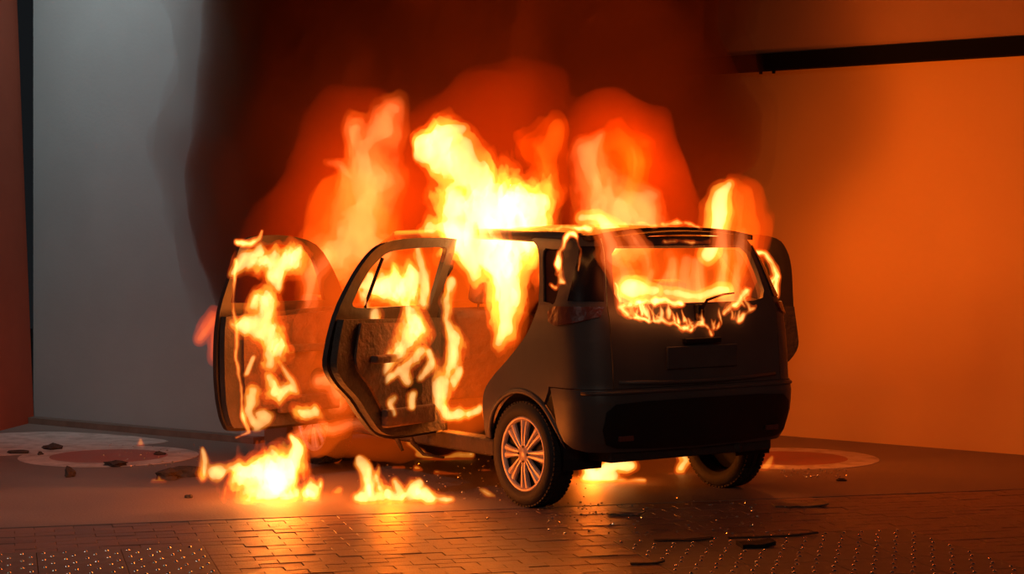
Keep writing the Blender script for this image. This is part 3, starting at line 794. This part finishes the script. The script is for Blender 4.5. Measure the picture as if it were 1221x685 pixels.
# ================================================================== DEBRIS
def rock(px, py, sz, label, fl=.6, m=None):
    p = gnd(px, py); bm = bmesh.new(); bmesh.ops.create_icosphere(bm, subdivisions=2, radius=1)
    rs = random.Random(int(px*7+py))
    k = [rs.uniform(-1, 1) for _ in range(9)]
    for v in bm.verts:
        c = v.co.copy(); q = 1+.22*math.sin(c.x*4+k[0]*5)+.18*math.sin(c.y*5+k[1]*5)+.15*math.sin(c.z*6+k[2]*5)
        v.co = Vector((c.x*q*sz*(1+.3*k[3]), c.y*q*sz*.8, max(c.z*q*sz*fl, -sz*fl*.55)))
    mn = min(v.co.z for v in bm.verts)
    for v in bm.verts: v.co.z -= mn
    o = fin('debris_lump', bm, m or M['rock']); o.location = (p.x, p.y, 0.0005)
    return tag(o, label, 'debris', 'charred lumps on the yard')
rock(83, 569, .045, 'single small black lump on bare concrete, left of the ground fires', .9)
rock(199, 572, .075, 'charred lump with tiny flames at its side, left of the large ground fire', .6)
rock(221, 568, .085, 'charred lump touching the edge of the large ground fire', .5)
rock(22, 541, .07, 'flat dark scrap near the pale patch, at the edge of the picture', .25)
rock(63, 536, .10, 'flat dark scrap at the rim of the pale worn patch', .25)
rock(138, 556, .08, 'dark scrap on the near rim of the red roundel by the grey wall', .3)
rock(190, 543, .04, 'small dark crumb on the far rim of the red roundel by the grey wall', .4)
rock(48, 543, .035, 'small dark crumb between two flat dark scraps on the pale patch', .4)
rock(1003, 574, .03, 'small dark crumb on the yard before the orange wall', .4)
rock(225, 594, .03, 'small dark crumb in front of the charred lumps', .4)
def sheet(px0, py0, px1, py1, wd, m, label, cat='debris', th=.008, name='debris_sheet'):
    a = gnd(px0, py0); b = gnd(px1, py1); d = (b-a).normalized(); nn = Vector((-d.y, d.x, 0))*wd/2; rs = random.Random(int(px0))
    n = 8; L = [a+(b-a)*i/n for i in range(n+1)]
    up = [p+nn*rs.uniform(.6, 1.1) for p in L]; dn = [p-nn*rs.uniform(.6, 1.1) for p in L]
    bm = bmesh.new()
    for z in (0,):
        prism(bm, dn+up[::-1], .001, .001+th)
    # slight curl of the corners
    for v in bm.verts: v.co.z += .012*max(0, ((v.co.xy-a.xy).length/(b-a).length-.75))*4
    return tag(fin(name, bm, m), label, cat)
sheet(922, 604, 985, 603, .16, M['sheet'], 'pale thin flat sheet lying right of the rear wheel')
sheet(882, 653, 922, 652, .14, M['dark'], 'short black flat piece on the foreground pavers', th=.02)
sheet(780, 646, 850, 645, .05, M['rock'], 'thin dark strip lying on the pavers left of the short black piece', name='debris_strip')
sheet(868, 643, 975, 639, .03, M['rock'], 'long thin dark strip on the pavers behind the short black piece', name='debris_strip')
sheet(752, 674, 792, 673, .03, M['rock'], 'thin dark splinter at the bottom edge of the picture', name='debris_strip')
sheet(725, 613, 768, 615, .10, M['sheet'], 'flat burnt sheet on the joint line between the rear wheels')
# melted strip hanging from the rear sill
bm = bmesh.new()
for q in ([(468, 512), (474, 525), (480, 538)], [(488, 512), (492, 528), (505, 542), (530, 546)]):
    tube(bm, [at(a, b, 12.1+(.1 if i else 0)) for i, (a, b) in enumerate(q)], [.012, .016, .012, .008][:len(q)], 6)
o = fin('melted_trim', bm, M['char'], None, smooth=True); o.parent = car; o.matrix_parent_inverse = CI.inverted()
# glass crumbs
def crumbs(name, label, spots, n, seed):
    rs = random.Random(seed); bm = bmesh.new()
    for _ in range(n):
        x0, y0, x1, y1 = rs.choice(spots); p = gnd(rs.uniform(x0, x1), rs.uniform(y0, y1)); s = rs.uniform(.004, .011)
        r = bmesh.ops.create_icosphere(bm, subdivisions=1, radius=s)
        R3 = Matrix.Rotation(rs.uniform(0, 6), 3, 'Z') @ Matrix.Rotation(rs.uniform(0, 6), 3, 'X')
        for v in r['verts']: v.co = R3 @ Vector((v.co.x, v.co.y*.7, v.co.z*.5)); v.co = v.co+p+Vector((0, 0, s*.6))
    return tag(fin(name, bm, M['shard']), label, 'glass', kind='stuff')
crumbs('broken_glass', 'glinting crumbs of broken glass strewn around the rear wheels and left side', [(650, 600, 790, 640), (800, 595, 960, 640), (420, 545, 580, 600), (580, 540, 700, 620), (120, 530, 240, 560), (930, 560, 1010, 570)], 420, 5)

# ================================================================== FIRE
G1 = 'flames of the burning car'
flame('flame', 'tallest bright yellow flame pouring up out of the rear door opening', [
    st(12.1, (598, 408, 9), (606, 380, 17), (608, 345, 26), (606, 310, 36), (600, 275, 46), (590, 250, 46), (570, 225, 34), (550, 195, 23), (535, 168, 22), (512, 172, 15), (500, 180, 8)),
    st(12.1, (548, 150, 10), (530, 155, 20), (505, 165, 14)),
    st(12.1, (600, 255, 40), (628, 235, 30), (642, 258, 18)),
    st(12.1, (575, 285, 34), (545, 275, 30), (520, 268, 18), (503, 276, 10)),
    st(12.1, (575, 235, 34), (545, 240, 28), (530, 250, 18)), st(12.1, (590, 300, 36), (560, 290, 26))], h=.013, warp=.08, amp=.95, nf=10, seed=1, levels=(-.42, -.06, .36), depth=.8)
flame('flame', 'pale orange tongue of flame rising above the front door, furthest from the camera', [
    st(13.2, (425, 290, 34), (432, 250, 32), (438, 215, 32), (436, 185, 26), (425, 150, 20)),
    st(13.2, (430, 180, 20), (455, 150, 22), (470, 128, 17)), st(13.2, (385, 200, 8), (402, 205, 12), (420, 220, 16)),
    st(13.2, (395, 320, 30), (430, 300, 30), (455, 300, 20))], kind='s', h=.017, warp=.09, amp=.7, seed=2, levels=(-.25, .1, .5))
flame('flame', 'pale orange flame rising above the hatch and rear roof edge', [
    st(12.35, (735, 275, 34), (722, 240, 30), (712, 208, 26), (705, 178, 20), (712, 158, 12)),
    st(12.35, (766, 270, 26), (762, 240, 22), (774, 230, 12)), st(12.35, (745, 250, 34)),], kind='s', h=.016, warp=.08, amp=.65, seed=3, levels=(-.2, .05, .42))
flame('flame', 'dull red flame curling above the hatch behind the pale one', [
    st(12.8, (755, 235, 18), (762, 200, 22), (745, 170, 22), (722, 160, 18)), st(12.8, (650, 215, 22), (640, 180, 24), (655, 160, 18)), st(12.8, (772, 172, 10))], kind='g', h=.02, warp=.12, amp=.6, seed=4, levels=(-.2, .3, .9))
flame('flame', 'narrow yellow flame standing at the corner of the hatch beside the orange wall', [
    st(11.95, (850, 300, 12), (856, 275, 15), (860, 250, 17), (864, 232, 13), (872, 222, 7))], h=.011, warp=.04, amp=.55, seed=5, levels=(-.45, -.1, .35))
flame('flame', 'red flame leaning beside the narrow yellow one at the hatch corner', [
    st(12.05, (880, 345, 16), (884, 310, 22), (888, 270, 22), (884, 240, 16), (880, 222, 8))], kind='g', h=.015, warp=.06, amp=.5, seed=6, levels=(-.45, .1, .8))
def rs_(yl, *pp): return [(onrear(a, b, yl), r/205) for a, b, r in pp]
# flames filling the boot behind the hatch window
ss = []
rs = random.Random(4)
for i, x in enumerate(range(742, 895, 10)):
    hgt = rs.choice((30, 42, 58, 70)); xx = x+rs.uniform(-3, 3)
    ss.append(st(11.55+.0042*(x-735), (xx, 372, 12), (xx+rs.uniform(-4, 4), 372-hgt*.5, 9), (xx+rs.uniform(-8, 8), 372-hgt, 5)))
flame('flame', 'row of orange flames filling the hatch window', ss, kind='s', h=.012, warp=.05, amp=.85, nf=11, seed=7, levels=(-.45, -.15, .2))
flame('flame', 'bright yellow low flames in the near end of the hatch window', [st(11.5, (745, 350, 14), (765, 348, 16), (785, 350, 10))], h=.011, warp=.05, amp=.8, seed=8, levels=(-.5, -.1, .35))
flame('flame', 'yellow flame curling over the near rear corner of the roof', [st(11.5, (697, 266, 8), (712, 268, 13), (724, 278, 14), (724, 296, 9))], h=.010, warp=.05, amp=.8, seed=38, levels=(-.35, 0, .5))
flame('flame', 'pale yellow low flames along the far half of the hatch window sill', [st(11.8, (795, 348, 9), (830, 352, 9), (870, 350, 10))], h=.011, warp=.05, amp=.8, seed=39, levels=(-.45, -.1, .4))
flame('flame', 'soft orange flame reaching out of the hatch window over its upper edge', [
    rs_(-.72, (752, 352, 12), (748, 322, 16), (738, 295, 16), (728, 270, 14)), rs_(-.72, (775, 350, 9), (776, 325, 11), (770, 300, 12), (762, 278, 10)), rs_(-.72, (800, 352, 6), (803, 330, 7), (798, 308, 5))], kind='s', h=.012, warp=.06, amp=.85, nf=11, seed=61, levels=(-.4, .05, .6))
flame('flame', 'orange flame leaning out of the far corner of the hatch window', [
    rs_(-.70, (868, 352, 8), (862, 325, 10), (856, 300, 10), (858, 270, 9)), rs_(-.70, (884, 345, 7), (882, 310, 9), (880, 280, 8))], kind='s', h=.012, warp=.05, amp=.85, nf=11, seed=62, levels=(-.4, .05, .55))
# burning edges
yr = -.655
dr = []
rs = random.Random(12)
low = [(738, 362), (750, 375), (768, 382), (785, 383), (806, 388), (826, 394), (838, 385), (852, 394), (868, 384), (884, 380), (898, 366)]
for i in range(46):
    t = rs.uniform(0, len(low)-1.01); k0 = int(t); f = t-k0
    bx = low[k0][0]*(1-f)+low[k0+1][0]*f; by = low[k0][1]*(1-f)+low[k0+1][1]*f
    y0 = by+rs.uniform(-9, 2); L_ = rs.uniform(6, 20); dx = rs.uniform(-9, 4)
    dr.append(rs_(yr, (bx, y0, rs.uniform(1.6, 3.2)), (bx+dx*.5, y0-L_*.5, rs.uniform(1.2, 2.6)), (bx+dx, y0-L_, .9)))
for a, b in zip(low[:-1], low[1:]):
    if rs.random() < .85: dr.append(rs_(yr, (*a, rs.uniform(1.5, 3.5)), ((a[0]+b[0])/2, (a[1]+b[1])/2+rs.uniform(-2, 2), rs.uniform(1.5, 3)), (*b, rs.uniform(1.5, 3))))
dr.append(rs_(yr, (866, 374, 3), (880, 362, 3.5), (893, 348, 3))); dr.append(rs_(yr, (742, 361, 4), (780, 361, 3.5), (810, 362, 3)))
flame('flame', 'thin flames dripping over the lower edge of the hatch window', dr, kind='t', h=.006, warp=.03, wf=10, amp=1.1, nf=26, seed=9, levels=(-.55, .1, .55))
sd = lambda xl, *pp: [(onside(a, b, xl), r/208) for a, b, r in pp]
flame('flame', 'thin line of fire outlining the rear pillar beside the quarter window', [
    rs_(-.50, (640, 270, 1.6), (668, 270, 2.4), (700, 270, 4), (725, 268, 3)),
    sd(-.80, (671, 340, 3), (668, 320, 2.5), (667, 300, 2.5), (672, 285, 3.5), (684, 277, 3.5), (690, 290, 1.8), (689, 325, 1.2)), sd(-.82, (659, 340, 3), (664, 345, 3)), sd(-.82, (666, 300, 2), (667, 330, 3))], kind='t', h=.006, warp=.025, wf=9, amp=1.1, nf=26, seed=10, levels=(-.3, .25, .7))
yb = 12.93
flame('flame', 'ring of fire around the open door window beside the orange wall', [
    st(yb, (902, 304, 3), (914, 305, 3.5), (921, 315, 3.5), (924, 330, 4.5), (918, 338, 4)), st(yb, (924, 335, 4), (924, 350, 3.5), (914, 360, 3.5), (906, 362, 3))], kind='t', h=.007, warp=.02, wf=8, amp=.8, nf=22, seed=11, levels=(-.6, 0, .5))
flame('flame', 'thin row of flames along the rear edge of the roof', [rs_(-.42, (745, 268, 3), (770, 268, 3), (800, 267, 4), (838, 272, 3)), rs_(-.46, (790, 289, 3), (845, 290, 3))], kind='t', h=.0065, warp=.02, wf=9, amp=.9, nf=22, seed=12, levels=(-.2, .4, .9))

# rear door
yd = 11.72
flame('flame', 'yellow flames filling the window of the open rear door', [
    st(11.95, (440, 345, 10), (455, 345, 18), (475, 345, 22), (490, 335, 12)), st(11.95, (470, 300, 4), (498, 298, 7), (503, 330, 8), (502, 360, 8)), st(11.95, (432, 345, 6), (440, 330, 6), (436, 355, 6))], h=.0085, warp=.04, amp=1.05, nf=19, seed=13, levels=(-.35, 0, .4))
flame('flame', 'patchy flames licking over the inner panel of the open rear door', [
    st(11.6, (450, 375, 6), (447, 398, 6), (442, 410, 4)), st(11.62, (495, 375, 9), (494, 400, 13), (480, 415, 10), (465, 430, 7), (458, 440, 4)), st(11.7, (508, 430, 4), (512, 440, 5), (500, 455, 3)),
    st(11.6, (470, 490, 3), (465, 478, 4), (470, 470, 3)), st(11.65, (490, 470, 4), (492, 485, 4)), st(11.6, (430, 350, 4), (440, 370, 3), (452, 372, 3)), st(11.6, (425, 340, 4), (432, 360, 3)), st(11.65, (480, 440, 5), (484, 455, 4)), st(11.65, (455, 455, 3), (470, 445, 5), (500, 425, 5)), st(11.65, (450, 380, 5), (458, 410, 5), (470, 425, 6))], h=.0075, warp=.05, amp=1.25, nf=24, seed=14, levels=(-.85, -.25, .25))
flame('flame', 'upright flame along the sill and door post between door and seat', [
    st(12.05, (540, 330, 5), (533, 360, 7), (530, 385, 7), (540, 410, 11), (533, 435, 11), (524, 455, 8), (522, 480, 8), (535, 492, 8), (555, 492, 8), (572, 488, 5)), st(12.05, (546, 440, 6), (535, 452, 8))], h=.0085, warp=.045, amp=1.0, nf=19, seed=15, levels=(-.35, .0, .4))
# front door
flame('flame', 'bright broken flames climbing the inner side of the open front door', [
    st(12.2, (285, 320, 6), (290, 306, 8), (308, 305, 10)), st(12.2, (300, 312, 8), (330, 318, 14), (348, 310, 14), (356, 297, 5)), st(12.2, (332, 330, 12), (335, 342, 6)),
    st(12.2, (320, 362, 12), (322, 385, 13), (300, 385, 8)), st(12.2, (285, 380, 5), (310, 388, 8), (330, 400, 12), (338, 420, 12), (330, 440, 8)), st(12.25, (326, 455, 6), (330, 475, 9), (345, 468, 7)),
    st(12.15, (306, 465, 5), (300, 485, 5), (305, 500, 5)), st(12.15, (306, 510, 3), (313, 495, 5), (310, 488, 4)), st(12.15, (306, 430, 3), (300, 445, 3)), st(12.25, (344, 440, 4), (350, 468, 5)), st(12.3, (358, 492, 8), (372, 490, 7))],
    h=.0085, warp=.06, amp=1.25, nf=20, seed=16, levels=(-.8, -.2, .3))
flame('flame', 'small flames on the top corner of the open front door', [
    st(12.1, (283, 288, 3), (298, 290, 4), (306, 284, 3), (310, 275, 2))], kind='t', h=.007, warp=.02, wf=8, amp=.8, nf=20, seed=40, levels=(-.4, .1, .6))
flame('flame', 'thin line of fire down the edge post of the open front door', [st(12.1, (280, 310, 2.5), (279, 345, 2), (278, 370, 2.5), (284, 395, 3), (281, 430, 2), (287, 460, 2), (292, 500, 2.5), (296, 518, 2), (284, 521, 2))], kind='t', h=.007, warp=.02, wf=8, amp=.8, nf=20, seed=17, levels=(-.35, .2, .8))
flame('flame', 'small red burst of flame on the outer side of the open front door', [
    st(12.6, (240, 402, 9), (250, 390, 12), (262, 378, 12)), st(12.6, (258, 420, 12), (262, 400, 12))], kind='g', h=.013, warp=.05, amp=.7, seed=18, levels=(-.2, .2, .7))
flame('flame', 'low orange flames between the two open doors', [
    st(12.4, (345, 525, 9), (362, 518, 12), (380, 512, 12)), st(12.7, (395, 508, 10), (410, 510, 9), (432, 510, 7)), st(12.7, (410, 470, 12), (405, 445, 12), (385, 450, 10)), st(12.9, (375, 440, 14), (385, 400, 12)), st(12.9, (400, 490, 14)), st(12.75, (368, 420, 12), (366, 370, 14), (374, 320, 15), (385, 300, 14))], kind='s', h=.013, warp=.06, amp=.75, seed=19, levels=(-.2, .1, .5))
# ground fires
def gfire(label, base, strokes, **k):
    Yg = CH*F/(base-HOR)
    return flame('ground_fire', label, [st(Yg, *s) for s in strokes], floor=.001, group='fires burning on the ground', **k)
gfire('large bright fire on the ground below the open front door', 598, [
    [(312, 588, 20), (325, 570, 26), (345, 555, 20), (358, 535, 10), (352, 524, 5)], [(285, 575, 18), (310, 570, 22)], [(300, 590, 13), (330, 598, 11), (350, 588, 15), (375, 582, 13), (386, 572, 7)],
    [(240, 568, 7), (242, 555, 5), (238, 545, 3)], [(250, 566, 8), (268, 562, 7), (285, 565, 9)]], h=.0105, warp=.06, amp=1.1, nf=16, seed=21, levels=(-.25, .08, .45), depth=1.6)
gfire('medium fire on the ground between the large one and the wheel', 603, [
    [(420, 598, 7), (440, 596, 10), (462, 592, 12), (490, 592, 10), (512, 592, 8), (532, 594, 4)], [(440, 592, 10), (438, 572, 8), (433, 558, 6), (430, 550, 3)], [(455, 588, 10), (447, 570, 8), (450, 560, 4)], [(475, 585, 8), (470, 572, 5)], [(495, 588, 8), (500, 580, 4)]],
    h=.0095, warp=.05, amp=1.15, nf=18, seed=22, levels=(-.25, .1, .5), depth=1.8)
gfire('bright fire on the ground under the car beside the near rear wheel', 577, [
    [(700, 572, 8), (712, 570, 12), (730, 568, 9)], [(706, 565, 12), (702, 550, 10)], [(716, 565, 12), (735, 552, 12), (752, 555, 9)], [(740, 572, 4), (768, 576, 3)]], h=.011, warp=.04, amp=.7, seed=23, levels=(-.1, .2, .5), depth=1.5)
gfire('narrow fire on the ground under the car beside the far rear wheel', 566, [[(812, 562, 8), (820, 552, 9), (815, 545, 8)], [(800, 566, 4), (790, 568, 3)]], h=.011, warp=.03, amp=.7, seed=24, levels=(-.1, .2, .6))
gfire('small fire at the foot of the far rear wheel on the orange wall side', 562, [[(912, 560, 5), (918, 556, 6), (922, 548, 3)], [(925, 560, 3), (936, 561, 2)]], h=.009, warp=.03, amp=.7, seed=25, levels=(-.1, .3, .8))
gfire('tiny lone flame near the foot of the grey wall', 533, [[(166, 531, 5), (166, 526, 3)]], h=.009, warp=.02, amp=.5, seed=26, levels=(-.1, .3, .8))
gfire('tiny flames beside the charred lumps on the left', 576, [[(182, 573, 4), (196, 574, 3)], [(190, 571, 3), (189, 568, 2)]], h=.008, warp=.03, amp=.8, seed=27, levels=(-.1, .3, .8))
gfire('small flame on the ground just left of the near rear wheel', 597, [[(572, 588, 3), (580, 592, 5), (590, 594, 3)]], h=.008, warp=.03, amp=.8, seed=28, levels=(-.1, .3, .8))
gfire('low streak of flame on the ground below the rear door sill', 549, [[(500, 543, 4), (520, 545, 5), (545, 545, 5), (562, 543, 4)], [(505, 540, 4), (490, 530, 5), (488, 520, 4)]], h=.011, warp=.05, amp=.8, seed=29, levels=(-.1, .3, .8))
for k, (e, lb) in enumerate(zip(([(497, 560, 4), (500, 561, 4)], [(520, 563, 3), (545, 565, 3)], [(404, 548, 4), (402, 552, 3)], [(470, 556, 3), (480, 558, 3)], [(405, 585, 4), (402, 590, 5)], [(575, 560, 3), (582, 561, 3)], [(388, 520, 4), (392, 522, 3)]), (
    'tiny burning drip on the yard between the medium ground fire and the door sill', 'thin flat burning drip on the yard left of the near rear wheel', 'tiny burning drip behind the gap between large and medium ground fires',
    'tiny burning drip just behind the medium ground fire', 'tiny burning drip at the left tip of the medium ground fire', 'tiny burning drip close to the arch of the near rear wheel', 'tiny burning drip under the gap between the open doors'))):
    flame('burning_drip', lb, [st(CH*F/(e[-1][1]+1-HOR), *e)], floor=.001, group='burning drips on the yard', h=.008, warp=.02, amp=.6, seed=50+k, levels=(-.2, .3, .8), depth=1.5)

# ================================================================== SMOKE
flame('flame', 'dull red haze with firelight put in as its own glow, filling the cabin and the space between the open doors', [
    st(12.75, (385, 505, 26), (390, 450, 34), (400, 390, 34), (410, 330, 40), (420, 270, 46)), st(12.6, (560, 470, 36), (565, 400, 42), (560, 330, 44), (545, 280, 34)),
    st(12.7, (470, 480, 30), (480, 400, 40), (480, 330, 40)),  st(12.2, (770, 330, 40), (840, 330, 40), (870, 300, 30)),
    st(12.9, (480, 520, 16), (380, 525, 16))], h=.026, warp=.13, wf=2.2, amp=.45, nf=4, seed=33, levels=(-.25,), mats=[M['h_out']])
smoke = flame('smoke', 'dark brown smoke plume rising above the burning car', [
    st(14.3, (560, 300, 130), (560, 180, 190), (560, 60, 230), (570, -120, 280)),
    st(13.9, (780, 260, 60), (795, 160, 84), (765, 60, 104), (740, -100, 140)),
    st(14.0, (350, 400, 70), (352, 300, 100), (352, 180, 118), (372, 60, 125), (400, -100, 160)),
    ], h=.055, warp=.24, wf=1.3, amp=.32, nf=2.8, levels=(-.42, -.05), seed=31, group='smoke of the burning car', cat='smoke', depth=.62, mats=[M['smoke_rim'], M['smoke']], parts=('dense_smoke',))
smoke['kind'] = 'stuff'
haze = flame('smoke', 'thin fire-lit smoke hanging around the doors and roof of the car', [
    st(12.9, (330, 480, 60), (340, 380, 80), (390, 260, 90), (420, 170, 75)), st(12.9, (430, 480, 60), (480, 380, 90), (540, 270, 105), (580, 160, 85)), st(12.9, (560, 470, 60), (580, 400, 70)),
    st(12.7, (760, 330, 70), (770, 240, 80), (750, 190, 70)), ], h=.05, warp=.2, wf=1.4, amp=.3, nf=2.6, levels=(-.05,), seed=32, group='smoke of the burning car', cat='smoke', depth=.8, mats=[M['smoke_thin']])
haze['kind'] = 'stuff'
print('flame tris', TRI[0])
